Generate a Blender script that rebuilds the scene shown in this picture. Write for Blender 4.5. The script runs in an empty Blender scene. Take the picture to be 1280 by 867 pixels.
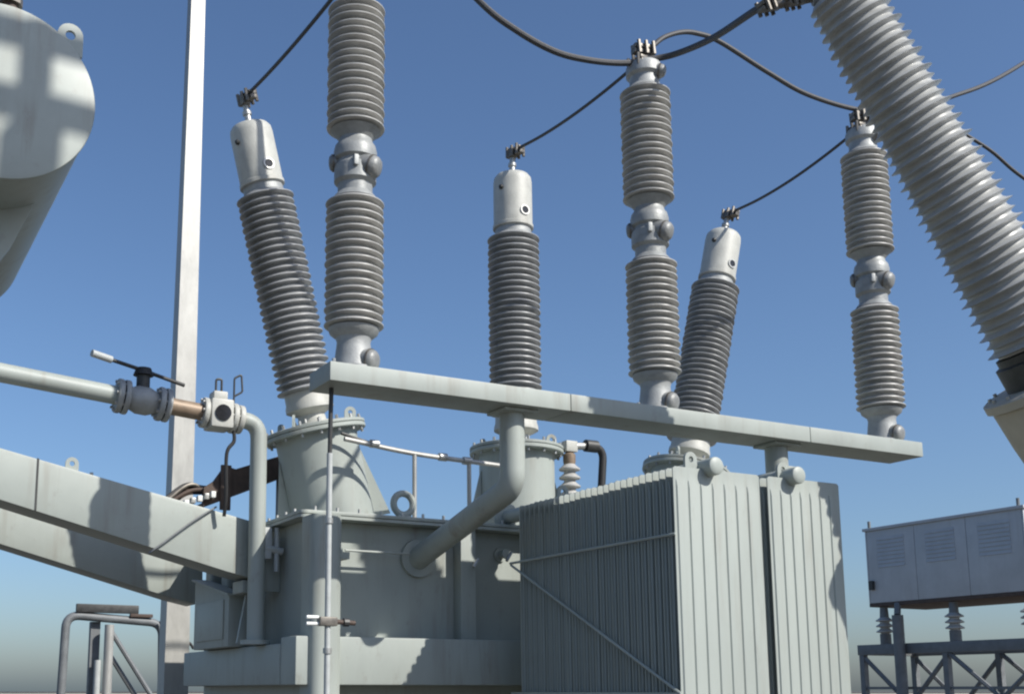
import bpy, bmesh, math, random
from mathutils import Vector, Matrix, Euler
R = math.radians
rnd = random.Random(7)
sc = bpy.context.scene
COL = sc.collection

# ------------------------------------------------------------------ camera, sky, sun, exposure
# world axes: x runs along the arrester beam, y runs away from the camera past the radiators, z up (metres)
cam_d = bpy.data.cameras.new('camera'); cam = bpy.data.objects.new('camera', cam_d); COL.objects.link(cam)
cam.location = (0, 0, 1.7)
cam.rotation_euler = (R(90 + 9.79), 0, R(-27.2))
cam_d.sensor_width = 36; cam_d.lens = 1460 / 1280 * 36
cam_d.shift_x = 120 / 1280; cam_d.shift_y = 177 / 1280      # the photograph is a crop of a larger frame
cam_d.clip_start = .05; cam_d.clip_end = 6000
sc.camera = cam
SUN = Vector((.58, -1.0, .98)).normalized()                # direction towards the sun
sun_el = math.asin(SUN.z); sun_az = math.atan2(SUN.x, SUN.y)
w = bpy.data.worlds.new('World'); sc.world = w; w.use_nodes = True
nt = w.node_tree; bg = nt.nodes['Background']
sky = nt.nodes.new('ShaderNodeTexSky'); sky.sky_type = 'NISHITA'; sky.sun_disc = False
sky.sun_elevation = sun_el; sky.sun_rotation = sun_az
sky.altitude = 0; sky.air_density = 1.0; sky.dust_density = 1.55; sky.ozone_density = 6.5
nt.links.new(sky.outputs[0], bg.inputs[0]); bg.inputs[1].default_value = 0.118
sd = bpy.data.lights.new('sun', 'SUN'); sd.energy = 5.0; sd.angle = R(0.53); sd.color = (1, .96, .89)
so = bpy.data.objects.new('sun', sd); COL.objects.link(so); so.rotation_euler = SUN.to_track_quat('Z', 'Y').to_euler()
sc.view_settings.view_transform = 'Standard'; sc.view_settings.look = 'None'
sc.view_settings.exposure = 0.17; sc.view_settings.gamma = 1
sc.render.engine = 'CYCLES'
sc.cycles.filter_width = 2.2                                # the photograph is soft

# ------------------------------------------------------------------ materials
def mat(name, col, rough=.5, var=.12, scale=6, metallic=0., bump=0., bscale=40, stretch=1., col2=None, spots=0., streak=0.):
    m = bpy.data.materials.new(name); m.use_nodes = True
    t = m.node_tree; N = t.nodes; L = t.links; b = N['Principled BSDF']
    tc = N.new('ShaderNodeTexCoord'); mp = N.new('ShaderNodeMapping'); mp.inputs['Scale'].default_value = (1, 1, 1 / stretch)
    L.new(tc.outputs['Object'], mp.inputs[0])
    n1 = N.new('ShaderNodeTexNoise'); n1.inputs['Scale'].default_value = scale; n1.inputs['Detail'].default_value = 6
    n1.inputs['Roughness'].default_value = .62; L.new(mp.outputs[0], n1.inputs[0])
    cr = N.new('ShaderNodeValToRGB'); e = cr.color_ramp.elements
    e[0].position = .3; e[1].position = .72
    lo = [c * (1 - var) for c in col]; hi = [min(1, c * (1 + var * .7)) for c in col]
    if col2: lo = col2
    e[0].color = (*lo, 1); e[1].color = (*hi, 1); L.new(n1.outputs['Fac'], cr.inputs[0])
    out = cr.outputs[0]
    if spots:
        n2 = N.new('ShaderNodeTexNoise'); n2.inputs['Scale'].default_value = scale * 4.3; n2.inputs['Detail'].default_value = 8
        n2.inputs['Roughness'].default_value = .7; L.new(mp.outputs[0], n2.inputs[0])
        r2 = N.new('ShaderNodeMapRange'); r2.inputs[1].default_value = .58; r2.inputs[2].default_value = .74
        r2.inputs[3].default_value = 0; r2.inputs[4].default_value = spots; L.new(n2.outputs['Fac'], r2.inputs[0])
        mx = N.new('ShaderNodeMix'); mx.data_type = 'RGBA'; L.new(r2.outputs[0], mx.inputs[0])
        L.new(out, mx.inputs[6]); mx.inputs[7].default_value = (.16, .13, .10, 1); out = mx.outputs[2]
    if streak:
        ms_ = N.new('ShaderNodeMapping'); ms_.inputs['Scale'].default_value = (11, 11, .9); L.new(tc.outputs['Object'], ms_.inputs[0])
        n4 = N.new('ShaderNodeTexNoise'); n4.inputs['Scale'].default_value = 1.0; n4.inputs['Detail'].default_value = 5; n4.inputs['Roughness'].default_value = .6
        L.new(ms_.outputs[0], n4.inputs[0])
        r4 = N.new('ShaderNodeMapRange'); r4.inputs[1].default_value = .50; r4.inputs[2].default_value = .78; r4.inputs[3].default_value = 0; r4.inputs[4].default_value = streak
        L.new(n4.outputs['Fac'], r4.inputs[0])
        n5 = N.new('ShaderNodeTexNoise'); n5.inputs['Scale'].default_value = 1.3; n5.inputs['Detail'].default_value = 3; L.new(tc.outputs['Object'], n5.inputs[0])
        r5 = N.new('ShaderNodeMapRange'); r5.inputs[1].default_value = .40; r5.inputs[2].default_value = .62; L.new(n5.outputs['Fac'], r5.inputs[0])
        mu = N.new('ShaderNodeMath'); mu.operation = 'MULTIPLY'; L.new(r4.outputs[0], mu.inputs[0]); L.new(r5.outputs[0], mu.inputs[1])
        m2 = N.new('ShaderNodeMix'); m2.data_type = 'RGBA'; L.new(mu.outputs[0], m2.inputs[0]); L.new(out, m2.inputs[6])
        m2.inputs[7].default_value = (.20, .17, .13, 1); out = m2.outputs[2]
    L.new(out, b.inputs['Base Color'])
    mr = N.new('ShaderNodeMapRange'); mr.inputs[3].default_value = max(.05, rough - .1); mr.inputs[4].default_value = min(1, rough + .12)
    L.new(n1.outputs['Fac'], mr.inputs[0]); L.new(mr.outputs[0], b.inputs['Roughness'])
    b.inputs['Metallic'].default_value = metallic
    if bump:
        n3 = N.new('ShaderNodeTexNoise'); n3.inputs['Scale'].default_value = bscale; n3.inputs['Detail'].default_value = 4
        L.new(mp.outputs[0], n3.inputs[0]); bp = N.new('ShaderNodeBump'); bp.inputs['Strength'].default_value = bump
        bp.inputs['Distance'].default_value = .01; L.new(n3.outputs['Fac'], bp.inputs['Height']); L.new(bp.outputs[0], b.inputs['Normal'])
    return m
PAINT = mat('grey_green_paint', (.345, .375, .345), .52, .13, 2.5, bump=.06, bscale=14, stretch=2.5, spots=.4, streak=.75)
PAINT2 = mat('radiator_paint', (.35, .382, .352), .50, .12, 2.5, bump=.05, bscale=16, stretch=4, spots=.3, streak=.6)
PAINT3 = mat('arm_paint', (.345, .375, .345), .46, .12, 1.8, bump=.05, bscale=8, spots=.35, streak=.65)
CAP = mat('cast_cap_paint', (.45, .45, .41), .5, .14, 9, bump=.12, bscale=60, spots=.3, streak=.3)
FIT = mat('cast_aluminium', (.34, .35, .345), .55, .2, 14, .25, bump=.15, bscale=70, spots=.3)
FIT2 = mat('joint_aluminium', (.30, .31, .305), .5, .22, 12, .2, bump=.15, bscale=60, spots=.4)
JOINT = mat('dull_cast_joint', (.24, .245, .24), .5, .25, 14, .2, bump=.2, bscale=60, spots=.4)
PORC = mat('grey_brown_porcelain', (.43, .425, .405), .40, .28, 7, spots=.4, stretch=.22)
PORC2 = mat('blue_grey_porcelain', (.33, .335, .335), .33, .26, 7, spots=.3, stretch=.22)
PORC3 = mat('pale_grey_porcelain', (.40, .405, .395), .34, .2, 6, spots=.3, stretch=.3)
DARK = mat('dark_metal', (.06, .06, .058), .5, .3, 20, .4)
CLAMP = mat('weathered_clamp_metal', (.17, .155, .135), .45, .35, 30, .5)
BOLT = mat('zinc_bolt', (.42, .42, .40), .4, .2, 30, .6)
WIRE = mat('weathered_conductor', (.075, .075, .078), .6, .25, 60, .4)
HOUSE = mat('weathered_beige_grey_paint', (.42, .385, .31), .55, .14, 5, bump=.05, bscale=20, spots=.2)
GALV = mat('galvanised_steel', (.40, .395, .37), .5, .22, 7, .35, bump=.06, bscale=50, stretch=3, spots=.25)
STEEL = mat('grey_steelwork', (.17, .18, .185), .6, .2, 8, .2)
BROWN = mat('rusty_brown_tray', (.085, .058, .045), .7, .35, 12, 0, bump=.2, bscale=60)
BLACK = mat('black_rubber', (.02, .02, .02), .6, .2, 20)
GLASS = mat('dark_gauge_glass', (.02, .02, .022), .12, .1, 20)
BRASS = mat('brown_primer_pipe', (.27, .20, .14), .5, .25, 15, .2)
WHITE = mat('white_enamel', (.74, .75, .72), .45, .08, 10)
GREYW = mat('grey_white_conduit', (.42, .44, .43), .5, .12, 14, spots=.2)
CAB = mat('cabinet_paint', (.48, .495, .505), .5, .12, 2.5, streak=.25)
CAB2 = mat('cabinet_louvre_paint', (.44, .46, .48), .5, .1, 4)
SAND = mat('sandy_gravel', (.115, .105, .088), .95, .28, .35, bump=.5, bscale=6)
WALLM = mat('far_wall_render', (.45, .42, .37), .9, .12, .6)

# ------------------------------------------------------------------ mesh helpers
class M:
    def __init__(s): s.v = []; s.f = []
    def add(s, vs, fs, mtx=None):
        b = len(s.v); s.v += [tuple(mtx @ Vector(p)) if mtx else tuple(p) for p in vs]
        s.f += [tuple(i + b for i in f) for f in fs]; return s
    def box(s, x0, x1, y0, y1, z0, z1, bev=0., mtx=None):
        bm = bmesh.new()
        vs = [bm.verts.new(p) for p in [(x0,y0,z0),(x1,y0,z0),(x1,y1,z0),(x0,y1,z0),(x0,y0,z1),(x1,y0,z1),(x1,y1,z1),(x0,y1,z1)]]
        for f in [(0,3,2,1),(4,5,6,7),(0,1,5,4),(1,2,6,5),(2,3,7,6),(3,0,4,7)]: bm.faces.new([vs[i] for i in f])
        return s._bm(bm, bev, mtx)
    def _bm(s, bm, bev, mtx):
        if bev: bmesh.ops.bevel(bm, geom=bm.edges[:] , offset=bev, segments=2, profile=.6, affect='EDGES')
        bm.verts.index_update()
        s.add([v.co.copy() for v in bm.verts], [[v.index for v in f.verts] for f in bm.faces], mtx); bm.free(); return s
    def prism(s, pts, a0, a1, axis='y', bev=0., mtx=None):
        """polygon pts (u,v) extruded along axis: 'y' -> (x,z), 'x' -> (y,z), 'z' -> (x,y)"""
        def P(u, v, a): return {'y': (u, a, v), 'x': (a, u, v), 'z': (u, v, a)}[axis]
        bm = bmesh.new(); n = len(pts)
        A = [bm.verts.new(P(u, v, a0)) for u, v in pts]; B = [bm.verts.new(P(u, v, a1)) for u, v in pts]
        bm.faces.new(A); bm.faces.new(B[::-1])
        for i in range(n): bm.faces.new((A[i], B[i], B[(i+1) % n], A[(i+1) % n]))
        bmesh.ops.recalc_face_normals(bm, faces=bm.faces[:])
        return s._bm(bm, bev, mtx)
    def lathe(s, prof, seg=40, mtx=None, cap=True):
        vs = []; fs = []
        for r, z in prof:
            for k in range(seg):
                a = 2 * math.pi * k / seg; vs.append((r * math.cos(a), r * math.sin(a), z))
        for i in range(len(prof) - 1):
            for k in range(seg):
                k2 = (k + 1) % seg; fs.append((i*seg+k, i*seg+k2, (i+1)*seg+k2, (i+1)*seg+k))
        if cap:
            fs.append(tuple(range(seg))[::-1]); fs.append(tuple((len(prof)-1)*seg + k for k in range(seg)))
        return s.add(vs, fs, mtx)
    def cyl(s, p, q, r, r2=None, seg=20):
        p = Vector(p); q = Vector(q); d = q - p; r2 = r if r2 is None else r2
        m = Matrix.Translation(p) @ d.to_track_quat('Z', 'Y').to_matrix().to_4x4()
        return s.lathe([(r, 0), (r2, d.length)], seg, m)
    def lathe_at(s, p, d, prof, seg=28):
        m = Matrix.Translation(Vector(p)) @ Vector(d).to_track_quat('Z', 'Y').to_matrix().to_4x4()
        return s.lathe(prof, seg, m)
    def tube(s, pts, r, seg=12, radii=None):
        pts = [Vector(p) for p in pts]; n = len(pts); vs = []; fs = []
        u = None
        for i, p in enumerate(pts):
            d = (pts[min(i+1, n-1)] - pts[max(i-1, 0)]).normalized()
            if u is None: u = d.orthogonal().normalized()
            else: u = (u - d * u.dot(d)).normalized()
            v = d.cross(u); rr = radii[i] if radii else r
            for k in range(seg):
                a = 2 * math.pi * k / seg; vs.append(p + (u * math.cos(a) + v * math.sin(a)) * rr)
        for i in range(n - 1):
            for k in range(seg):
                k2 = (k + 1) % seg; fs.append((i*seg+k, i*seg+k2, (i+1)*seg+k2, (i+1)*seg+k))
        fs.append(tuple(range(seg))[::-1]); fs.append(tuple((n-1)*seg + k for k in range(seg)))
        return s.add(vs, fs)
    def build(s, name, material, parent=None, ang=35, kind=None, local=False):
        off = Vector((0, 0, 0)) if (local or parent is None) else ORG.get(parent.name, Vector((0, 0, 0)))
        me = bpy.data.meshes.new(name); me.from_pydata([tuple(Vector(p) - off) for p in s.v], [], s.f)
        me.materials.append(material)
        me.polygons.foreach_set('use_smooth', [True] * len(me.polygons))
        me.set_sharp_from_angle(angle=R(ang)); me.validate(); me.update()
        o = bpy.data.objects.new(name, me); COL.objects.link(o)
        if parent: o.parent = parent; ORG[o.name] = off if not local else Vector((0, 0, 0))
        if kind: o['kind'] = kind
        return o
ORG = {}
def tag(o, label, cat, group=None):
    o['label'] = label; o['category'] = cat
    if group: o['group'] = group
    return o
def thing(name, label, cat, loc=(0, 0, 0), rot=(0, 0, 0), group=None, local=False):
    o = bpy.data.objects.new(name, None); COL.objects.link(o); o.empty_display_size = .1
    o.location = loc; o.rotation_euler = rot; ORG[o.name] = Vector((0, 0, 0)) if local else Vector(loc)
    return tag(o, label, cat, group)
def copy_tree(o, parent=None):
    c = o.copy(); COL.objects.link(c)
    if parent: c.parent = parent
    for ch in o.children: copy_tree(ch, c)
    return c
def catmull(P, n=10):
    P = [Vector(p) for p in P]; Q = [2*P[0]-P[1]] + P + [2*P[-1]-P[-2]]; out = []
    for i in range(1, len(Q) - 2):
        a, b, c, d = Q[i-1:i+3]
        for k in range(n):
            t = k / n; out.append(.5 * (2*b + (c-a)*t + (2*a-5*b+4*c-d)*t*t + (3*b-a-3*c+d)*t**3))
    return out + [P[-1]]
def bend(pts, rad, n=8):
    """polyline with rounded corners"""
    pts = [Vector(p) for p in pts]; out = [pts[0]]
    for a, b, c in zip(pts, pts[1:], pts[2:]):
        u = (a - b).normalized(); v = (c - b).normalized()
        for k in range(n + 1):
            t = k / n; out.append((b + u*rad)*(1-t)**2 + 2*b*t*(1-t) + (b + v*rad)*t*t)
    return out + [pts[-1]]
def sheds(z0, z1, n, rc, rs, rc2=None, rs2=None, small=None, thin=False):
    """profile of n porcelain sheds between z0 and z1"""
    p = (z1 - z0) / n; out = [(rc, z0)]
    for i in range(n):
        f = (i + .5) / n; c = rc + ((rc2 or rc) - rc) * f; s_ = rs + ((rs2 or rs) - rs) * f; z = z0 + i * p
        if small and i % 2: s_ = c + (s_ - c) * small
        s_ *= 1 + rnd.uniform(-.006, .006)
        if thin:
            out += [(c, z + .16*p), (c + (s_-c)*.3, z + .30*p), (s_*.975, z + .40*p), (s_, z + .45*p), (s_*.98, z + .51*p), (c + (s_-c)*.35, z + .70*p), (c + (s_-c)*.06, z + .92*p)]
            continue
        out += [(c, z + .14*p), (c + (s_-c)*.15, z + .22*p), (s_*.972, z + .30*p), (s_*.992, z + .33*p), (s_, z + .40*p), (s_*.992, z + .50*p),
                (c + (s_-c)*.5, z + .70*p), (c + (s_-c)*.08, z + .94*p)]
    return out + [(rc2 or rc, z1)]
def bolts(parent, name, centre, axis, rad, n, r=.011, h=.03, a0=0., material=None, local=False):
    m = M(); q = Vector(axis).to_track_quat('Z', 'Y').to_matrix().to_4x4(); b = Matrix.Translation(Vector(centre)) @ q
    for k in range(n):
        a = a0 + 2*math.pi*k/n
        m.lathe([(r, -h*.5), (r, h)], 6, b @ Matrix.Translation((rad*math.cos(a), rad*math.sin(a), 0)))
    return m.build(name, material or BOLT, parent, kind='stuff', local=local)
def lug(parent, p, w_=.10, h=.11, t=.018, rot=0., name='lifting_lug', material=None, local=False):
    """upright eye plate with a round hole, standing on p and facing -y turned by rot"""
    n = 20; hc = h - w_*.5; ro = w_*.5; ri = w_*.2; mtx = Matrix.Translation(Vector(p)) @ Matrix.Rotation(rot, 4, 'Z')
    vs = []; fs = []
    for y in (-t/2, t/2):
        for k in range(n):
            a = 2*math.pi*k/n + math.pi/n; x = math.cos(a); z = math.sin(a)
            vs.append((ri*x, y, hc + ri*z))
        for k in range(n):
            a = 2*math.pi*k/n + math.pi/n; x = ro*math.cos(a); z = ro*math.sin(a)
            if z < 0: x = math.copysign(ro, x) if abs(math.cos(a)) > .25 else x*2.2; z = z*hc/ro
            vs.append((x, y, hc + z))
    for k in range(n):
        k2 = (k+1) % n
        fs += [(k, k2, n+k2, n+k), (2*n+k2, 2*n+k, 3*n+k, 3*n+k2), (n+k, n+k2, 3*n+k2, 3*n+k), (k2, k, 2*n+k, 2*n+k2)]
    return M().add(vs, fs, mtx).build(name, material or PAINT, parent, local=local)

# ------------------------------------------------------------------ ground and far edge of the yard
g = M().add([(-2500, -2500, 0), (2500, -2500, 0), (2500, 2500, 0), (-2500, 2500, 0)], [(0, 1, 2, 3)]).build('ground', SAND); g['kind'] = 'structure'
fdir = Vector((math.sin(R(27.2)), math.cos(R(27.2)), 0)); rdir = Vector((fdir.y, -fdir.x, 0))
fc = fdir * 190
wm = Matrix.Translation(fc) @ Matrix.Rotation(-R(27.2), 4, 'Z')
pw = thing('perimeter_wall', 'low pale perimeter wall far away along the horizon', 'wall', fc)
M().box(-160, 160, -.15, .15, 0, 1.45, mtx=wm).build('wall', WALLM, pw)
M().box(-160, 160, -.25, .25, 1.452, 1.6, mtx=wm).build('coping', STEEL, pw)

# ------------------------------------------------------------------ power transformer: tank, cover, bands, turrets
TX0, TX1, TY0, TY1, TZ = 2.86, 6.92, 7.17, 9.38, 2.815
tr = thing('power_transformer', 'grey green power transformer tank carrying three bushing turrets', 'transformer', (4.88, 8.2, 0))
def rrect(x0, x1, y0, y1, r, n=6):
    P = []
    for cx, cy, a in ((x1-r, y1-r, 0), (x0+r, y1-r, 90), (x0+r, y0+r, 180), (x1-r, y0+r, 270)):
        for k in range(n + 1): P.append((cx + r*math.cos(R(a+90*k/n)), cy + r*math.sin(R(a+90*k/n))))
    return P
M().prism(rrect(TX0, TX1, TY0, TY1, .06), .32, TZ, 'z').build('tank', PAINT, tr)
M().prism(rrect(TX0-.09, TX1+.09, TY0-.14, TY1+.07, .05), TZ+.002, TZ+.022, 'z').build('tank_flange', PAINT, tr)
M().prism(rrect(TX0-.09, TX1+.09, TY0-.145, TY1+.075, .05), TZ+.026, TZ+.05, 'z', bev=.004).build('cover', PAINT, tr)
mb = M()
for k in range(26): mb.lathe([(.011, 0), (.011, .03)], 6, Matrix.Translation((TX0 + .02 + k*.16, TY0-.115, TZ+.05)))
for k in range(14): mb.lathe([(.011, 0), (.011, .03)], 6, Matrix.Translation((TX0-.055, TY0+.06+k*.165, TZ+.05)))
mb.build('cover_bolts', BOLT, tr, kind='stuff')
# hollow-section band round the lower tank, skid below
M().box(2.70, 6.98, 6.90, TY0-.002, 1.735, 2.04, .012).build('stiffener_band', PAINT, tr)
M().box(2.695, TX0-.002, TY0+.0, 9.36, 1.735, 2.0, .012).build('stiffener_band', PAINT, tr)
M().box(2.74, 6.94, 6.97, TY0-.002, .42, .72, .012).build('stiffener_band', PAINT, tr)
for y in (7.3, 9.0): M().box(2.3, 7.4, y, y+.25, .0, .318, .01).build('skid_beam', STEEL, tr)
# corner column and upright ribs
M().prism(rrect(2.785, 3.0, 6.84, 7.098, .07), .33, TZ-.002, 'z').build('corner_column', PAINT, tr)
for x in (3.98, 4.9, 5.8, 6.7): M().box(x, x+.12, 7.06, TY0-.002, 2.045, TZ-.004, .008).build('stiffener', PAINT, tr)
for y in (8.05, 8.40, 8.80):
    M().prism(rrect(2.73, TX0-.002, y, y+.16, .03), 2.004, TZ-.02, 'z').build('stiffener', PAINT, tr)
# small enclosure and pipe boss on the front wall below the cover
M().prism([(3.04, 2.555), (3.12, 2.555), (3.12, 2.60), (3.07, 2.60), (3.07, 2.66), (3.04, 2.66)], 7.03, TY0-.002, 'y').build('hook_bracket', PAINT, tr)
M().tube([(3.10, 7.06, 2.615), (3.58, 7.06, 2.615)], .008, 8).build('conduit', PAINT, tr)
for x, z in ((4.09, 2.60), (4.36, 2.66)):
    vv = M().lathe_at((x, TY0-.002, z), (0, -1, 0), [(.05, 0), (.05, .015), (.028, .016), (.028, .08), (.036, .081), (.036, .10)], 16).build('sampling_valve', PAINT, tr)
    M().tube([(x, 7.01, z), (x-.05, 6.99, z-.06)], .012, 8).build('valve_handle', BOLT, vv)
# sloped-roof cable box on the left wall, standing on the band
cbx = M().prism([(7.95, 2.004), (8.78, 2.004), (8.78, 2.52), (7.95, 2.36)], 2.60, TX0-.135, 'x', bev=.006).build('cable_box', PAINT, tr)
M().prism([(7.92, 2.356), (8.81, 2.528), (8.81, 2.545), (7.92, 2.373)], 2.58, TX0-.137, 'x').build('box_roof', PAINT, cbx)
M().box(2.590, 2.598, 8.05, 8.70, 2.06, 2.34, .003).build('box_door', PAINT3, cbx)
# turrets
def turret(base_x, y, tilt, z0=TZ+.05, h=.75, gus=True):
    m4 = Matrix.Translation((base_x, y, z0)) @ Matrix.Rotation(tilt, 4, 'Y')
    sk = .30 * abs(math.tan(tilt)) + .02
    body = M().lathe([(.335, -sk), (.335, .03), (.302, .05), (.30, h-.06)], 56, m4).build('turret', PAINT, tr)
    M().lathe([(.372, h-.06), (.376, h-.055), (.376, h-.035), (.372, h-.03)], 56, m4).build('turret_flange', PAINT, body)
    M().lathe([(.372, h-.026), (.376, h-.022), (.376, h-.004), (.368, h), (.12, h+.005)], 56, m4).build('turret_flange', PAINT, body)
    b = M()
    for k in range(16): b.lathe([(.011, h-.085), (.011, h+.03)], 6, m4 @ Matrix.Rotation(2*math.pi*k/16+.1, 4, 'Z') @ Matrix.Translation((.348, 0, 0)))
    b.build('flange_bolts', BOLT, body, kind='stuff')
    if gus:
        for a in (-12, 168):
            gm = m4 @ Matrix.Rotation(R(a), 4, 'Z')
            M().prism([(.30, .03), (.43, .03), (.305, .55)], -.012, .012, 'y', mtx=gm).build('gusset', PAINT, body)
    for a in (-40, 130, 215):
        q = m4 @ Matrix.Rotation(R(a), 4, 'Z') @ Vector((.28, 0, h))
        lug(body, q, .085, .10, .016, rot=R(a*.3))
    return m4
TILT = R(13.8)
b_axes = []
for bx, ti in ((3.345, -TILT), (4.915, 0.0), (6.475, TILT)):
    b_axes.append(turret(bx, 7.8, ti) @ Vector((0, 0, .75)))

# hand rail on the cover
hr = thing('handrail', 'thin grey pipe handrail on the transformer cover between left and middle turrets', 'handrail', (3.6, 7.25, TZ+.05))
z0 = TZ + .05
pA, pB, pC = (3.25, 7.32, 3.42), (3.75, 7.32, 3.375), (4.2, 7.32, 3.36)
for p in (pB, pC):
    M().cyl((p[0], p[1], z0), p, .016, seg=10).build('post', GALV, hr)
    M().box(p[0]-.03, p[0]+.03, p[1]-.03, p[1]+.03, z0, z0+.012).build('foot_plate', GALV, hr)
M().tube(catmull([(3.2, 7.32, 3.43), pB, (4.5, 7.32, 3.35)]), .018, 10).build('rail', GALV, hr)
M().tube(catmull([(3.22, 7.42, 3.49), (3.55, 7.42, 3.42), (3.72, 7.42, 3.40)]), .012, 8).build('cable_conduit', DARK, hr)
for x, z in ((3.43, 3.415), (3.98, 3.37), (4.18, 3.36)): M().cyl((x-.03, 7.32, z), (x+.03, 7.32, z), .03, seg=12).build('coupling', BOLT, hr)
el = thing('lifting_eye', 'round steel lifting eye ring standing on the transformer cover edge', 'lifting eye', (3.6, 7.2, z0))
tor = M(); ring = [(3.60 + .075*math.cos(a), 7.2, z0+.115+.075*math.sin(a)) for a in [2*math.pi*k/24 for k in range(25)]]
tor.tube(ring, .024, 10); tor.build('ring', PAINT, el); M().box(3.55, 3.65, 7.17, 7.23, z0, z0+.035, .006).build('boss', PAINT, el)

# ------------------------------------------------------------------ radiators
def plate_mesh(wd, h, nf=7, t=.0115):
    """one pressed radiator panel, x 0..wd, z -h..0, thin in y"""
    xs = [(0, .25), (.014, .25)]; fw_ = (wd - .028) / nf
    for i in range(nf):
        a = .014 + i*fw_
        xs += [(a + .02*fw_, .25), (a + .09*fw_, 1.), (a + .5*fw_, 1.04), (a + .91*fw_, 1.), (a + .98*fw_, .25)]
    xs += [(wd - .014, .25), (wd, .25)]
    zs = [(0, .0), (-.02, .12), (-.075, .15), (-.115, 1), (-h+.115, 1), (-h+.075, .15), (-h, .1)]
    nx = len(xs); nz = len(zs); v = []; f = []
    for sgn in (-1, 1):
        for z, kz in zs:
            for x, kx in xs:
                v.append((x, sgn*t*(.28 + (kx-.25)*kz + .0), z - (.012 if (x in (0, wd) and z == 0) else 0)))
    n = nx*nz
    for j in range(nz-1):
        for i in range(nx-1):
            a = j*nx+i; f.append((a, a+nx, a+nx+1, a+1)); f.append((n+a, n+a+1, n+a+nx+1, n+a+nx))
    for i in range(nx-1): f.append((i, i+1, n+i+1, n+i)); b = (nz-1)*nx+i; f.append((b, n+b, n+b+1, b+1))
    for j in range(nz-1): a = j*nx; f.append((a, n+a, n+a+nx, a+nx)); b = a+nx-1; f.append((b, b+nx, n+b+nx, n+b))
    return v, f
def radiator(x0, x1, label, brace, hx):
    y0, y1, zt, h = 4.95, 6.52, 2.915, 2.3
    rt = thing('radiator_bank', label, 'radiator', (x0, y0, zt - h), group='radiator banks on the transformer')
    v, f = plate_mesh(x1 - x0, h)
    first = M().add([(p[0], p[1] + .012, p[2] + h) for p in v], f).build('plate', PAINT2, rt, ang=22, local=True)
    n = 28
    for k in range(1, n):
        c = first.copy(); COL.objects.link(c); c.parent = rt
        c.location = (rnd.uniform(-.003, .003), (y1 - y0) * k / (n-1), rnd.uniform(-.003, .003))
    xc = x0 + (x1-x0)*hx
    for z, nm in ((zt + .012, 'top_header'), (zt - h + .06, 'bottom_header')):
        hd = M().cyl((xc, y0-.05, z), (xc, TY0-.01, z), .051, seg=28).build(nm, PAINT2, rt)
        M().lathe_at((xc, y0-.05, z), (0, -1, 0), [(.051, 0), (.049, .006), (.040, .012), (.01, .014)], 28).build('end_cap', PAINT2, hd)
        M().lathe_at((xc, TY0-.08, z), (0, 1, 0), [(.10, 0), (.10, .035)], 28).build('flange', PAINT2, hd)
    lug(rt, (x0+.16, y0+.05, zt-.02), .085, .12, .016); lug(rt, (x0+.14, y0+1.28, zt-.02), .085, .12, .016)
    if brace:
        M().tube([(x0-.012, y0-.01, zt-.378), (x0-.012, y1+.12, zt-.378)], .0085, 6).build('brace', PAINT2, rt)
        M().tube([(x0-.012, y1+.11, zt-.39), (x0-.012, y0, zt-1.23)], .0085, 6).build('brace', PAINT2, rt)
        M().box(x0-.018, x0-.003, y0-.004, y1+.12, zt-1.245, zt-1.225).build('brace', PAINT2, rt)
    return rt
radiator(4.133, 4.757, 'left radiator bank with dark finned side and bright fluted front', True, .41)
radiator(4.82, 5.384, 'right radiator bank of the two, beyond the narrow dark gap', False, .33)

# ------------------------------------------------------------------ arrester support beam
BT = 3.51
bm_ = thing('support_beam', 'long pale box beam on bent pipe legs carrying three surge arresters', 'beam', (4.87, 6.0, 2.6))
for a, b in ((2.452, 4.065), (4.069, 6.075), (6.079, 7.205)):
    M().box(a, b, 5.815, 6.125, 3.40, BT, .007).build('beam_segment', PAINT, bm_)
M().box(2.6, 7.1, 5.835, 6.105, 3.415, 3.495).build('splice_core', DARK, bm_)
for x in (3.75, 5.93):
    lg = M().tube(bend([(x, 6.0, 3.398), (x, 6.0, 2.93), (x-.06, TY0-.02, 2.60)], .10), .078, 28).build('bent_leg', PAINT, bm_)
    M().lathe_at((x-.06, TY0-.035, 2.60), (0, 1, 0), [(.13, 0), (.13, .03)], 28).build('wall_flange', PAINT, lg)
    M().box(x-.12, x+.12, 5.88, 6.1, 3.38, 3.398, .004).build('top_plate', PAINT, lg)
M().box(5.99, 6.07, 5.95, 6.05, 3.05, 3.25, .005).build('bracket', PAINT, bm_)

# ------------------------------------------------------------------ surge arresters
def hood(parent, p, d, r=.05, ln=.09, name='vent_hood'):
    d = Vector(d).normalized()
    h = M().lathe_at(p, d, [(r*.95, 0), (r, .02), (r, ln*.6), (r*.93, ln*.8), (r*.72, ln*.94), (r*.4, ln), (r*.1, ln*1.01)], 24).build(name, JOINT, parent, local=True)
    M().lathe_at(Vector(p) + d*ln*.5, d, [(r*1.06, 0), (r*1.06, .012)], 24).build('hood_rim', CLAMP, h, local=True)
    return h
def clamp(parent, p, d, s=1., local=True):
    """bolted conductor clamp at p with jaws along d"""
    d = Vector(d).normalized(); m4 = Matrix.Translation(Vector(p)) @ d.to_track_quat('X', 'Z').to_matrix().to_4x4() @ Matrix.Scale(s, 4)
    c = M().box(-.075, .075, -.026, .026, -.028, .0, .006, m4).box(-.07, .07, -.03, .03, .004, .03, .006, m4).build('terminal_clamp', CLAMP, parent, local=local)
    for bx in (-.05, .0, .05):
        for by in (-.038, .038): M().lathe([(.012, -.04), (.012, .042)], 6, m4 @ Matrix.Translation((bx, by, 0))).build('clamp_bolt', CLAMP, c, local=local)
    return c
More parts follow.
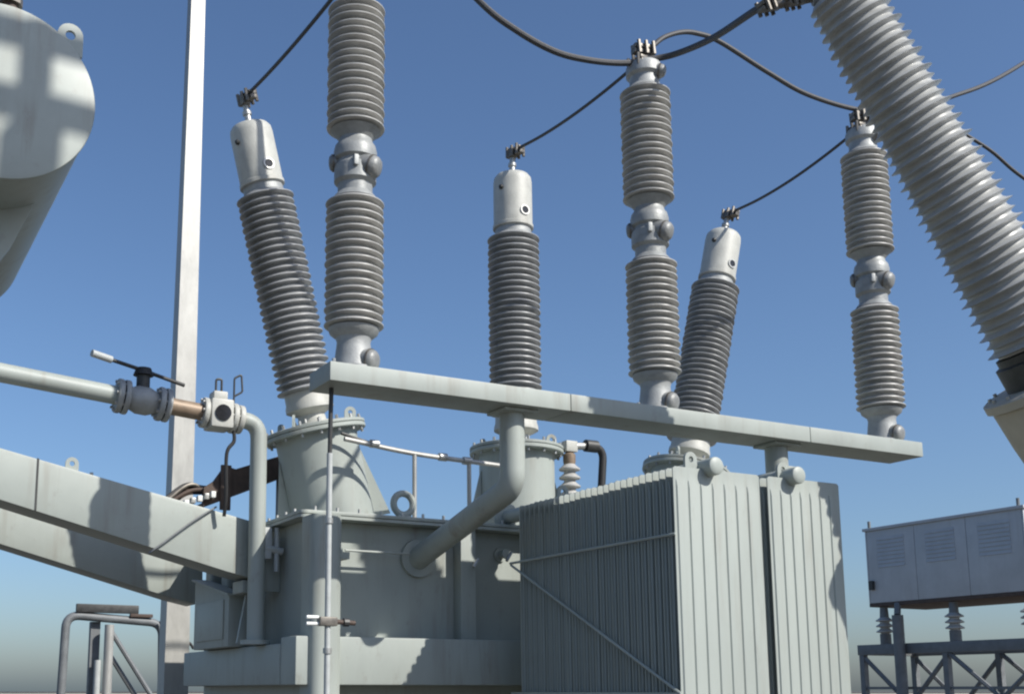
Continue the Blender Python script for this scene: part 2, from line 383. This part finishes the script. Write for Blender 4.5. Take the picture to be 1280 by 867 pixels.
A_X = (2.675, 4.88, 7.01)
A_LAB = ('large surge arrester nearest the left end of the beam, top cut off', 'middle surge arrester of two stacked units standing on the beam',
         'smallest surge arrester at the far right end of the beam')
def arrester():
    t = thing('surge_arrester', A_LAB[0], 'surge arrester', (A_X[0], 6.0, BT), group='surge arresters on the beam', local=True)
    bs = M().lathe([(.135, 0), (.135, .022), (.118, .03), (.112, .06), (.104, .13), (.098, .18), (.105, .205), (.142, .235), (.15, .262)], 40).build('base', FIT, t, local=True)
    hood(bs, (.03, -.05, .07), (.8, -1, -.25), .068, .10)
    for a in (20, 110, 200, 290):
        q = Vector((.15*math.cos(R(a)), .12*math.sin(R(a)), 0))
        M().lathe([(.022, 0), (.022, .03), (.012, .03), (.012, .06)], 8, Matrix.Translation(q)).build('foot_bolt', BOLT, bs, local=True)
    M().lathe(sheds(.262, 1.055, 17, .130, .176, small=.88), 48).build('insulator', PORC, t, 30, local=True)
    j = M().lathe([(.138, 1.055), (.125, 1.075), (.104, 1.10), (.104, 1.15), (.126, 1.17), (.126, 1.265), (.112, 1.28), (.108, 1.30),
                   (.128, 1.315), (.130, 1.36), (.122, 1.395), (.106, 1.415), (.10, 1.44), (.118, 1.465), (.15, 1.495)], 40).build('joint_flange', FIT2, t, local=True)
    hood(j, (.015, -.06, 1.265), (.85, -.8, -.42), .070, .12)
    hood(j, (-.085, .05, 1.30), (-1, .35, -.1), .05, .06)
    M().box(-.065, -.035, -.135, -.10, 1.225, 1.29, .008).build('vent_plate', FIT, j, local=True)
    M().lathe(sheds(1.495, 2.305, 17, .130, .176, small=.88), 48).build('insulator', PORC, t, 30, local=True)
    cp = M().lathe([(.138, 2.305), (.118, 2.325), (.104, 2.345), (.104, 2.40), (.126, 2.42), (.126, 2.475), (.115, 2.50), (.06, 2.515), (.03, 2.517)], 40).build('top_cap', FIT, t, local=True)
    hood(cp, (.03, -.06, 2.44), (1, -.5, -.3), .048, .10)
    M().box(-.05, .05, -.012, .012, 2.515, 2.60, .004).build('terminal_plate', CLAMP, cp, local=True)
    clamp(t, (0, 0, 2.62), (1, .15, .08), 1.15)
    clamp(t, (-.06, -.03, 2.50), (.4, -1, 0), 1.0)
    return t
ar = arrester()
for k in (1, 2):
    c = copy_tree(ar); c.location = (A_X[k], 6.0, BT); c['label'] = A_LAB[k]; c.rotation_euler = (0, 0, R((0, -16, -24)[k]))
    for ch in c.children:
        if ch.name.startswith('insulator'): ch.rotation_euler = (0, 0, k)

# ------------------------------------------------------------------ transformer bushings
B_LAB = ('left bushing leaning left, ribbed grey insulator with pale cylindrical cap', 'middle upright bushing with ribbed dark insulator and pale cap',
         'right bushing leaning right behind the beam, with pale cap')
def bushing():
    t = thing('transformer_bushing', B_LAB[0], 'bushing', (0, 0, 0), group='bushings on the transformer turrets', local=True)
    # local z runs along the bushing axis, 0 on the turret flange
    bs = M().lathe([(.17, .006), (.17, .035), (.105, .04), (.10, .10), (.15, .125), (.178, .14), (.178, .17), (.168, .20), (.166, .265)], 44).build('base_flange', CAP, t, local=True)
    bolts(bs, 'flange_bolts', (0, 0, .035), (0, 0, 1), .14, 8, local=True)
    M().lathe(sheds(.265, 1.78, 29, .164, .215, small=.9), 52).build('insulator', PORC2, t, 30, local=True)
    M().lathe([(.166, 1.78), (.15, 1.795), (.148, 1.84), (.16, 1.845)], 44).build('neck_ring', FIT, t, local=True)
    cp = M().lathe([(.16, 1.845), (.168, 1.85), (.168, 1.875), (.161, 1.88), (.160, 2.25), (.154, 2.29), (.135, 2.315), (.04, 2.33), (.035, 2.345)], 48).build('cap', CAP, t, local=True)
    g_ = M().lathe_at((.015, -.150, 1.965), (.02, -1, 0), [(.043, 0), (.043, .018), (.031, .018), (.031, .012)], 24).build('oil_gauge', BOLT, cp, local=True)
    M().lathe_at((.015, -.160, 1.965), (.02, -1, 0), [(.03, 0), (.03, .003)], 20).build('gauge_glass', GLASS, g_, local=True)
    M().lathe_at((-.14, -.06, 2.17), (-.9, -.4, 0), [(.02, 0), (.02, .02), (.012, .03)], 10).build('plug', DARK, cp, local=True)
    M().lathe([(.026, 2.34), (.024, 2.40), (.034, 2.405), (.034, 2.43), (.022, 2.435), (.022, 2.50)], 20).build('terminal_stem', BOLT, t, local=True)
    clamp(t, (.02, -.02, 2.53), (.25, -1, 0), 1.1)
    M().box(-.035, .035, -.035, .035, 2.48, 2.56, .008).build('stem_clamp', CLAMP, t, local=True)
    return t
bu = bushing(); bush = [bu, copy_tree(bu), copy_tree(bu)]
for o, p, ti, lab, rz in zip(bush, b_axes, (-TILT, 0, TILT), B_LAB, (0, .3, .6)):
    o.location = p; o.rotation_euler = (0, ti, 0); o['label'] = lab
    for ch in o.children:
        if ch.name.startswith('insulator'): ch.rotation_euler = (0, 0, rz)
bpy.context.view_layer.update()
b_top = [o.matrix_world @ Vector((.02, -.02, 2.55)) for o in bush]

# small neutral bushing with hose beside the middle turret
nb = thing('neutral_bushing', 'small ribbed bushing with black elbow hose beside the middle turret', 'bushing', (5.3, 7.62, z0))
M().lathe([(.10, 0), (.10, .03), (.06, .04), (.06, .20)], 24, Matrix.Translation((5.3, 7.62, z0))).build('base', PAINT, nb)
M().lathe(sheds(.20, .62, 6, .045, .085), 28, Matrix.Translation((5.3, 7.62, z0))).build('insulator', PORC, nb)
M().lathe([(.045, .62), (.05, .64), (.05, .70), (.02, .72)], 20, Matrix.Translation((5.3, 7.62, z0))).build('cap', BRASS, nb)
M().box(5.25, 5.36, 7.58, 7.66, z0+.72, z0+.81, .01).build('terminal_block', CAP, nb)
M().cyl((5.36, 7.62, z0+.775), (5.46, 7.62, z0+.785), .03, seg=14).build('terminal_rod', BOLT, nb)
M().tube(bend([(5.44, 7.62, z0+.785), (5.64, 7.62, z0+.79), (5.585, 7.62, z0+.2)], .11), .032, 14).build('hose', BLACK, nb)
M().cyl((5.46, 7.62, z0+.79), (5.57, 7.62, z0+.79), .05, seg=14).build('hose_boot', DARK, nb)

# ------------------------------------------------------------------ conductors
def cable(name, pts, r, label, n=14):
    o = M().tube(catmull(pts, n), r, 10).build(name, WIRE); tag(o, label, 'cable'); return o
def jumper(a, b, sag, r, label):
    a = Vector(a); b = Vector(b); mid = (a + b) / 2 - Vector((0, 0, sag))
    q1 = a.lerp(mid, .5) - Vector((0, 0, sag*.28)); q2 = b.lerp(mid, .5) - Vector((0, 0, sag*.2))
    return cable('jumper_cable', [a, q1, mid, q2, b], r, label)
topz = BT + 2.62
jumper(b_top[0], (2.62, 5.97, topz-.12), .03, .013, 'thin jumper cable from the left bushing up to its arrester')
jumper(b_top[1], (4.82, 5.97, topz-.12), .05, .0125, 'thin jumper cable from the middle bushing up to the middle arrester')
jumper(b_top[2], (6.95, 5.97, topz-.12), .06, .0125, 'thin jumper cable from the right bushing up to the smallest arrester')

# ------------------------------------------------------------------ big foreground bushing on a tank breaker (mostly outside the frame)
BB = Vector((6.103, 4.100, 3.669)); BD = Vector((-0.4700, 0.1212, 0.8743)).normalized()
bq = BD.to_track_quat('Z', 'Y').to_matrix().to_4x4(); bmx = Matrix.Translation(BB) @ bq
brk = thing('breaker_bushing', 'huge slanting bushing with many pale sheds cutting across the right edge', 'bushing', BB)
M().lathe(sheds(.0, 2.31, 42, 0.223, 0.275, 0.168, 0.207, small=.7, thin=True), 64, bmx).build('insulator', PORC3, brk, 30)
M().lathe([(.27, -.20), (.27, -.06), (.245, -.05), (.245, -.01), (.20, .0)], 48, bmx).build('base_ring', DARK, brk)
M().lathe([(0.145, 2.31), (.135, 2.33), (.135, 2.45), (.10, 2.48), (.03, 2.49)], 40, bmx).build('top_cap', FIT, brk)
tp = bmx @ Vector((0, 0, 2.31))
M().cyl(tp, (4.892, 4.475, 5.665), .045, seg=16).build('terminal_lug', FIT, brk)
M().cyl((4.920, 4.459, 5.675), (4.661, 4.656, 5.639), .026, seg=16).build('terminal_arm', CLAMP, brk)
clamp(brk, (4.703, 4.621, 5.647), (-1, .05, -.4), 1.05, local=False)
clamp(brk, (4.824, 4.532, 5.668), (-1, .05, -.4), 1.0, local=False)
bt = thing('tank_breaker', 'brownish grey conical housing under the huge slanting bushing', 'circuit breaker', (5.1, 3.0, 0))
M().lathe([(.40, -.27), (.42, -.262), (.42, -.215), (.40, -.205), (.24, -.20)], 56, bmx).build('housing_flange', HOUSE, bt)
M().lathe([(.30, -1.9), (.35, -.9), (.385, -.5), (.395, -.272)], 56, bmx).build('housing', HOUSE, bt)
bolts(bt, 'flange_bolts', bmx @ Vector((0, 0, -.215)), BD, .37, 16)
te = bmx @ Vector((0, 0, -1.75))
M().lathe_at((te.x-.35, te.y, te.z-.25), (1, 0, 0), [(.2, -.06), (.36, -.02), (.42, .05), (.42, 2.6), (.36, 2.67), (.2, 2.71)], 40).build('breaker_tank', HOUSE, bt)
for x in (te.x+.2, te.x+1.7):
    for sy in (-.3, .3): M().box(x-.05, x+.05, te.y+sy-.05, te.y+sy+.05, 0, te.z-.6).build('leg', STEEL, bt)
    M().box(x-.06, x+.06, te.y-.4, te.y+.4, te.z-.72, te.z-.63).build('saddle', STEEL, bt)

cable('bus_cable', [(4.683, 4.632, 5.643), (4.671, 4.705, 5.654), (4.909, 5.338, 5.876), (5.004, 5.828, 6.041), (4.86, 5.96, 6.03), (4.70, 6.0, 5.985), (4.43, 6.02, 5.945), (4.17, 6.05, 5.955), (3.90, 6.1, 6.06), (3.66, 6.2, 6.27), (3.3, 6.5, 6.9), (2.6, 7.6, 8.8), (2.0, 8.6, 11)],
      .022, 'thick sagging cable from the huge bushing past the middle arrester to upper left')
cable('bus_cable', [(4.97, 6.0, 6.19), (5.07, 6.0, 6.28), (5.22, 6.0, 6.36), (5.37, 6, 6.395), (5.59, 6, 6.388), (6.05, 6, 6.265), (6.45, 6, 6.183), (7.0, 6, 6.19), (7.5, 6.0, 6.31), (8.06, 6, 6.55), (9.1, 6, 7.14), (12, 6.2, 9.2)],
      .018, 'thin cable arching from the middle arrester over to the smallest arrester and beyond')
cable('bus_cable', [(7.05, 6.02, 6.19), (7.3, 6.1, 6.38), (7.7, 6.1, 6.45), (8.46, 6, 6.215), (9.0, 5.95, 5.96), (10.5, 5.8, 5.5), (13, 5.6, 5.6)],
      .015, 'thin cable dropping to the right edge behind the huge bushing')

# ------------------------------------------------------------------ conservator and its two arms
CX, CZ, CR = .775, 5.345, .575
cs = thing('conservator', 'pale round conservator drum end in the upper left corner with shadow bands', 'oil tank', (CX, 8.5, CZ-CR))
ymx = Matrix.Translation((CX, 7.1, CZ)) @ Matrix.Rotation(R(-90), 4, 'X')
M().lathe([(CR-.02, .032), (CR-.012, .04), (CR-.012, 2.9), (CR-.06, 2.95), (.1, 2.96)], 72, ymx).build('shell', PAINT3, cs)
M().lathe([(.02, -.015), (.3, -.008), (CR-.03, .0), (CR-.004, .006), (CR, .012), (CR, .026), (CR-.006, .03)], 72, ymx).build('end_plate', PAINT3, cs)
lug(cs, (CX+.40, 7.13, CZ+.33), .16, .23, .025, rot=0, material=PAINT3)
fl = M().cyl((CX+.03, 7.16, CZ+CR-.04), (CX+.03, 7.16, CZ+CR+.07), .05, seg=18).build('filler_neck', BROWN, cs)
M().lathe([(.075, 0), (.075, .05), (.05, .06)], 8, Matrix.Translation((CX+.03, 7.16, CZ+CR+.03))).build('filler_cap', CLAMP, fl)
for y in (7.65, 9.45):
    M().prism([(.05, 5.05), (.40, 4.83), (.85, 4.80), (1.10, 4.90), (.96, 4.55), (.72, 4.15), (.50, 3.85), (.46, 3.30), (.0, 3.40), (.0, 3.9)], y, y+.05, 'y').build('saddle_leg', PAINT3, cs)
def arm(y, lab, x1, z1a, z1b):
    t = thing('bracket_arm', lab, 'bracket arm', (1.5, y, 2.4), group='inclined arms under the conservator')
    k = -.213
    def zt(x): return 3.208 + k*(x-.962)
    M().prism([(-.75, zt(-.75)-.325), (-.75, zt(-.75)), (x1-.02, zt(x1-.02)), (x1+.0, zt(x1)-.03), (x1+.01, z1b+.05), (x1-.04, z1b), (x1-.25, z1b+.045), (.98, zt(.98)-.325)], y, y+.30, 'y', bev=.006).build('arm_box', PAINT3, t, 25)
    M().prism([(1.195, zt(1.195)+.004), (1.207, zt(1.207)+.004), (1.207, zt(1.207)-.331), (1.195, zt(1.195)-.331)], y-.004, y+.304, 'y').build('weld_seam', DARK, t)
    lug(t, (1.42, y+.04, zt(1.42)-.005), .085, .09, .014, material=PAINT3)
    M().cyl((1.56, y+.1, zt(1.56)-.01), (1.56, y+.1, zt(1.56)+.035), .012, seg=8).build('bolt', BOLT, t)
    return t
a1 = arm(7.62, 'front inclined box arm striped by the arrester shadow, left of the tank', 2.725, 2.83, 2.45)
a2 = arm(9.4, 'rear inclined box arm seen below the front arm at the left', 2.84, 2.81, 2.40)
for t_, y in ((a1, 7.66),):
    M().box(2.60, TX0-.135, y, y+.22, 2.36, 2.448, .01).build('wall_bracket', PAINT3, t_)
    M().prism([(2.738, 2.662), (2.745, 2.78), (2.80, 2.78), (2.80, 2.662)], y+.02, y+.05, 'y').build('gusset', PAINT3, t_)
    M().prism([(2.60, 2.02), (2.66, 2.358), (2.728, 2.358), (2.728, 2.02)], y+.09, y+.12, 'y').build('gusset', PAINT3, t_)
M().box(2.738, TX0-.002, 7.622, 7.655, 2.37, 2.66, .004).build('end_plate', PAINT3, a1)
M().box(2.69, 2.75, 7.50, 7.60, 2.582, 2.80, .01).build('clevis', GREYW, a1)
M().cyl((2.79, 7.52, 2.50), (2.79, 7.52, 2.80), .018, seg=12).build('clevis_rod', GREYW, a1)
M().cyl((2.70, 7.52, 2.66), (2.83, 7.52, 2.64), .026, seg=12).build('clevis_pin', GREYW, a1)

# ------------------------------------------------------------------ oil pipe with valve and relay
op = thing('oil_pipe', 'pale oil pipe with lever valve and gas relay, crossing in front of the mast', 'pipe', (2.66, 7.6, 2.0))
def PP(x): return Vector((x, 7.53, 3.67 - .086*(x-.93)))
M().tube(bend([(.62, 7.53, 4.86), PP(.62), PP(1.655)], .16), .062, 24).build('pipe', PAINT3, op)
M().tube(bend([PP(2.50), PP(2.645) + Vector((0, 0, .01)), (2.655, 7.53, 2.01)], .12), .058, 24).build('elbow_pipe', PAINT, op)
M().lathe_at((2.655, 7.53, 2.004), (0, 0, 1), [(.10, 0), (.10, .03)], 24).build('flange', PAINT, op)
xd = (PP(2) - PP(1)).normalized()
def disc(x, r, t, nm='flange', material=FIT): return M().lathe_at(PP(x), xd, [(r*.97, 0), (r, .006), (r, t-.006), (r*.97, t)], 28).build(nm, material, op)
for x, r in ((1.655, .115), (1.70, .115), (1.93, .115), (1.975, .115)): f_ = disc(x, r, .035); bolts(f_, 'flange_bolts', PP(x), xd, r*.82, 8, .01, .03)
vb = M().lathe_at(PP(1.735), xd, [(.07, 0), (.095, .06), (.095, .13), (.07, .195)], 24).build('valve_body', FIT, op)
M().cyl(PP(1.83) + Vector((0, 0, .06)), PP(1.83) + Vector((0, -.0, .19)), .045, seg=16).build('valve_neck', DARK, vb)
M().cyl(PP(1.83) + Vector((0, 0, .17)), PP(1.83) + Vector((0, 0, .22)), .068, .05, seg=16).build('lever_hub', BLACK, vb)
lv = M().tube([PP(1.50) + Vector((0, -.1, .215)), PP(1.83) + Vector((0, 0, .205)), PP(2.13) + Vector((0, .08, .185))], .013, 10).build('lever', DARK, vb)
M().tube([PP(1.465) + Vector((0, -.11, .217)), PP(1.60) + Vector((0, -.07, .212))], .024, 12).build('lever_grip', GREYW, vb)
M().tube([PP(2.01), PP(2.27)], .058, 22).build('spool', BRASS, op)
rl = M().box(2.275, 2.435, 7.43, 7.63, PP(2.35).z-.10, PP(2.35).z+.10, .02).build('gas_relay', CAP, op)
M().box(2.30, 2.40, 7.47, 7.59, PP(2.35).z+.102, PP(2.35).z+.16, .012).build('relay_head', CAP, rl)
M().lathe_at((2.355, 7.43, PP(2.35).z), (0, -1, 0), [(.055, 0), (.055, .012), (.04, .012)], 20).build('relay_window', GLASS, rl)
for x, r in ((2.235, .105), (2.44, .105), (2.485, .10)): f_ = disc(x, r, .034, material=CAP); bolts(f_, 'flange_bolts', PP(x), xd, r*.82, 8, .01, .03)
M().tube(bend([(2.33, 7.53, 3.68), (2.33, 7.53, 3.80), (2.37, 7.53, 3.805), (2.37, 7.53, 3.685)], .015), .008, 8).build('test_pipe', DARK, rl)
M().tube(bend([(2.45, 7.50, 3.64), (2.45, 7.50, 3.815), (2.50, 7.50, 3.845), (2.51, 7.50, 3.725), (2.45, 7.50, 3.685)], .015), .007, 8).build('test_loop', DARK, rl)
M().tube(catmull([(2.44, 7.5, 3.50), (2.46, 7.5, 3.38), (2.41, 7.5, 3.28), (2.42, 7.52, 3.0), (2.42, 7.55, 2.86)]), .013, 8).build('signal_cable', BLACK, rl)

# ------------------------------------------------------------------ cable tray running up to the left turret
ty = 8.3
ct = thing('cable_tray', 'rusty brown sloping cable tray with loose cables behind the oil pipe', 'cable tray', (2.6, ty, 3.1))
M().prism([(2.50, 3.04), (3.16, 3.33), (3.16, 3.50), (2.74, 3.34), (2.66, 3.36), (2.58, 3.24), (2.50, 3.18)], ty, ty+.05, 'y').build('tray_side', BROWN, ct)
M().prism([(2.50, 3.04), (3.16, 3.33), (3.16, 3.36), (2.50, 3.07)], ty+.052, ty+.30, 'y').build('tray_floor', BROWN, ct)
M().box(2.62, 2.70, ty-.03, ty-.002, 3.02, 3.36, .006).build('junction_box', BROWN, ct)
M().box(3.10, 3.15, ty-.02, ty+.1, 2.87, 3.34, .004).build('tray_post', STEEL, ct)
for k in range(7):
    dy = rnd.uniform(0, .22); dz = rnd.uniform(-.03, .05); e = rnd.uniform(-.18, .12)
    M().tube(catmull([(2.9, ty+dy, 3.30+dz), (2.6, ty+dy, 3.20+dz), (2.42, ty+dy*.8, 3.17+dz+.03*(k % 3)), (2.28+e*.3, ty+dy*.6, 3.08+dz), (2.16+e*.6, ty+dy*.5, 2.95), (2.1+e*.6, ty+dy*.4, 2.78)]), .015, 8).build('cable', (BROWN, BLACK, CLAMP)[k % 3], ct)
for k in range(5):
    x = 2.34 + .05*k; M().box(x, x+.035, ty-.06, ty-.01, 3.03+.018*k, 3.07+.02*k, .005).build('cable_clip', BOLT if k % 2 else WHITE, ct)
gw = M().tube(catmull([(2.38, 7.60, 2.93), (2.22, 7.59, 2.82), (2.02, 7.59, 2.66), (1.93, 7.60, 2.59)]), .0065, 8).build('earth_wire', STEEL)
tag(gw, 'thin grey wire running diagonally across the front inclined arm', 'wire')

# ------------------------------------------------------------------ earth conductor hanging from the beam, with surge counter
ec = thing('earth_conductor', 'thin white vertical earth conductor hanging from the left beam end to the ground', 'conductor', (2.525, 5.98, 0))
M().cyl((2.525, 5.98, 0), (2.525, 5.98, 3.02), .0165, seg=14).build('conduit', GREYW, ec)
M().cyl((2.525, 5.98, 3.0), (2.53, 5.98, 3.405), .013, seg=10).build('lead_wire', DARK, ec)
for z in (2.62, 1.9): M().cyl((2.525, 5.98, z), (2.525, 5.98, z+.03), .024, seg=12).build('coupling', BOLT, ec)
for dz in (-.014, .022): M().cyl((2.40, 5.98, 2.075+dz), (2.47, 5.98, 2.075+dz), .010, seg=10).build('counter_stud', WHITE, ec)
M().box(2.47, 2.575, 5.95, 6.01, 2.05, 2.10, .008).build('counter_bracket', CLAMP, ec)
M().cyl((2.575, 5.98, 2.075), (2.69, 5.98, 2.07), .014, seg=10).build('counter_rod', BROWN, ec)
M().cyl((2.62, 5.98, 2.073), (2.65, 5.98, 2.073), .024, seg=10).build('counter_nut', DARK, ec)

# ------------------------------------------------------------------ mast
ms = thing('mast', 'tall tapered galvanised square mast rising behind the oil pipe', 'mast', (2.93, 10.5, 0))
def taper(x, y, w0, w1, h):
    a, b = w0/2, w1/2
    return M().add([(x-a,y-a,0),(x+a,y-a,0),(x+a,y+a,0),(x-a,y+a,0),(x-b,y-b,h),(x+b,y-b,h),(x+b,y+b,h),(x-b,y+b,h)], [(0,3,2,1),(4,5,6,7),(0,1,5,4),(1,2,6,5),(2,3,7,6),(3,0,4,7)])
taper(2.93, 10.5, .245, .115, 10.5).build('shaft', GALV, ms, 20)
M().box(2.73, 3.13, 10.3, 10.7, .0, .03).build('base_plate', GALV, ms)
M().lathe([(.09, 10.5), (.09, 10.53), (.02, 10.6)], 12, Matrix.Translation((2.93, 10.5, 0))).build('cap', GALV, ms)

# ------------------------------------------------------------------ louvred cabinet on insulators and steel stand (right background)
cx = 15.0; cy0, cy1 = 10.56, 13.30; cz0, cz1 = 3.06, 4.25
cb = thing('resistor_cabinet', 'grey louvred steel cabinet raised on insulators in the right background', 'cabinet', (cx+.6, 11.9, cz0))
for k in range(3):
    a = cy0 + (cy1-cy0)*k/3; b = cy0 + (cy1-cy0)*(k+1)/3
    pn = M().box(cx, cx+.03, a+.004, b-.004, cz0+.01, cz1-.03, .004).build('side_panel', CAB, cb)
    lo = M(); c0 = (a+b)/2
    for j in range(8): lo.prism([(cx-.012, cz0+.56+j*.062), (cx-.002, cz0+.61+j*.062), (cx-.002, cz0+.565+j*.062)], c0-.26, c0+.26, 'y')
    lo.build('louvre', CAB2, pn)
M().box(cx, cx+1.3, cy0-.03, cy0-.002, cz0+.01, cz1-.03, .004).build('end_panel', CAB, cb)
M().box(cx, cx+1.3, cy1+.002, cy1+.03, cz0+.01, cz1-.03, .004).build('end_panel', CAB, cb)
M().box(cx+1.27, cx+1.3, cy0, cy1, cz0+.01, cz1-.03).build('rear_panel', CAB, cb)
M().box(cx-.03, cx+1.33, cy0-.06, cy1+.06, cz1-.028, cz1+.02, .01).build('roof', CAB2, cb)
M().box(cx+.0, cx+1.3, cy0-.03, cy1+.03, cz0-.05, cz0+.008, .005).build('floor_frame', BROWN, cb)
for y in (cy0+.05, cy1-.05): M().cyl((cx+.02, y, cz1+.02), (cx+.02, y, cz1+.13), .025, seg=10).build('lifting_stud', STEEL, cb)
M().box(cx-.05, cx-.002, cy1-.1, cy1-.02, cz0+.22, cz0+.36).build('latch', DARK, cb)
SZ = 2.42
st = thing('steel_stand', 'dark braced steel stand holding up the louvred cabinet', 'stand', (cx+.6, 11.9, 0))
sy0, sy1 = 10.3, 13.65
for x in (cx+.02, cx+1.2):
    M().box(x, x+.12, sy0, sy1, SZ-.16, SZ, .006).build('stand_beam', STEEL, st)
    for y in (sy0+.02, (sy0+sy1)/2, sy1-.11): M().box(x+.01, x+.10, y, y+.09, 0, SZ-.162).build('leg', STEEL, st)
    ym = (sy0+sy1)/2
    for ya, yb in ((sy1-.06, ym+.3), (ym, ym+.75), (ym, sy0+.7), (sy0+.05, ym-.2)):
        M().cyl((x+.05, ya, SZ-.17), (x+.05, yb, SZ-1.35 if abs(ya-ym) > .1 else SZ-.95), .035, seg=6).build('brace', STEEL, st)
    M().box(x+.03, x+.07, sy0, sy1, 1.72, 1.76).build('stand_rail', STEEL, st)
for x in (cx+.142, cx+1.318):
    pass
for y in (sy0, sy1-.12): M().box(cx+.142, cx+1.198, y, y+.12, SZ-.16, SZ, .006).build('cross_beam', STEEL, st)
lab3 = {0: 'post insulator under the near end of the louvred cabinet', 1: 'middle post insulator under the louvred cabinet', 2: 'post insulator under the far left end of the louvred cabinet'}
pi0 = None
for k, y in enumerate((cy0+.06, 11.86, cy1-.16)):
    if pi0 is None:
        pi0 = thing('post_insulator', lab3[0], 'insulator', (cx+.1, y, SZ), group='post insulators under the cabinet', local=True)
        M().lathe([(.085, 0), (.085, .16)], 18).build('foot', STEEL, pi0, local=True)
        M().lathe(sheds(.16, .42, 3, .07, .135), 24).build('insulator', PORC, pi0, local=True)
        M().lathe([(.07, .42), (.06, .58)], 18).build('head', STEEL, pi0, local=True)
    else:
        c = copy_tree(pi0); c.location = (cx+.1, y, SZ); c['label'] = lab3[k]
dp = thing('drop_post', 'slim grey post between insulators under the louvred cabinet', 'post', (cx+.2, 12.75, 0))
M().cyl((cx-.06, 12.75, 0), (cx-.06, 12.75, 2.85), .085, seg=16).build('tube', STEEL, dp)
M().cyl((cx-.06, 12.75, 2.85), (cx+.02, 12.80, 3.03), .05, seg=12).build('strut', STEEL, dp)

# ------------------------------------------------------------------ small pipe frame at lower left, beyond the tank
fy = 14.0
fr = thing('switch_frame', 'bent pipe frame with braced posts under the arms at lower left', 'frame', (3.1, fy, 0))
M().tube(bend([(2.57, fy, 0), (2.62, fy, 2.57), (3.75, fy, 2.50), (3.82, fy, 0)], .16), .05, 14).build('bent_pipe', STEEL, fr)
M().box(2.72, 3.45, fy-.06, fy+.0, 2.60, 2.70, .01).build('operating_rod', DARK, fr)
M().box(3.35, 3.62, fy-.07, fy-.0, 2.56, 2.60, .008).build('pivot_block', BROWN, fr)
M().box(2.92, 3.03, fy+.06, fy+.16, 0, 2.50).build('post', STEEL, fr)
M().cyl((3.10, fy-.1, 0), (3.10, fy-.1, 2.46), .055, seg=14).build('post', GALV, fr)
M().cyl((2.99, fy-.06, 1.2), (2.99, fy-.06, 2.05), .04, seg=14).build('insulator_rod', GREYW, fr)
M().cyl((3.12, fy-.02, 2.42), (3.74, fy-.02, 1.50), .03, seg=8).build('brace', STEEL, fr)
M().cyl((3.12, fy+.10, 2.18), (3.58, fy+.10, 1.5), .03, seg=8).build('brace', STEEL, fr)
M().tube(catmull([(3.70, fy-.1, 2.52), (3.78, fy-.1, 2.30), (3.92, fy-.1, 2.22), (4.05, fy-.1, 2.27), (4.12, fy-.1, 2.2)]), .018, 8).build('flexible_lead', BLACK, fr)

# ------------------------------------------------------------------ unseen overhead tubes added outside the frame to cast the conservator's shadow bands
ob = thing('shadow_bus', 'added twin overhead tubes on posts out of view, shading the conservator end', 'shadow caster', (-4.0, 1.0, 0))
for z in (11.72, 11.24):
    M().cyl((-12, 1.0, z), (5.15, 1.0, z), .085, seg=16).build('shadow_tube', GALV, ob)
for x in (-4.0, -10.0):
    M().box(x-.12, x+.12, .88, 1.12, 0, 9.6, .01).build('post', STEEL, ob)
    M().lathe(sheds(9.6, 11.05, 16, .08, .14), 24, Matrix.Translation((x, 1.0, 0))).build('insulator', PORC, ob)
    M().box(x-.06, x+.06, .88, 1.12, 11.05, 11.82, .008).build('saddle', FIT, ob)
M().lathe(sheds(10.45, 11.1, 9, .09, .17), 28, Matrix.Translation((4.5, 1.0, 0))).build('hanging_insulator', PORC, ob)  # added drop that shades the right part of the conservator end
M().box(4.43, 4.57, .93, 1.07, 11.1, 11.8, .008).build('shadow_hanger', FIT, ob)
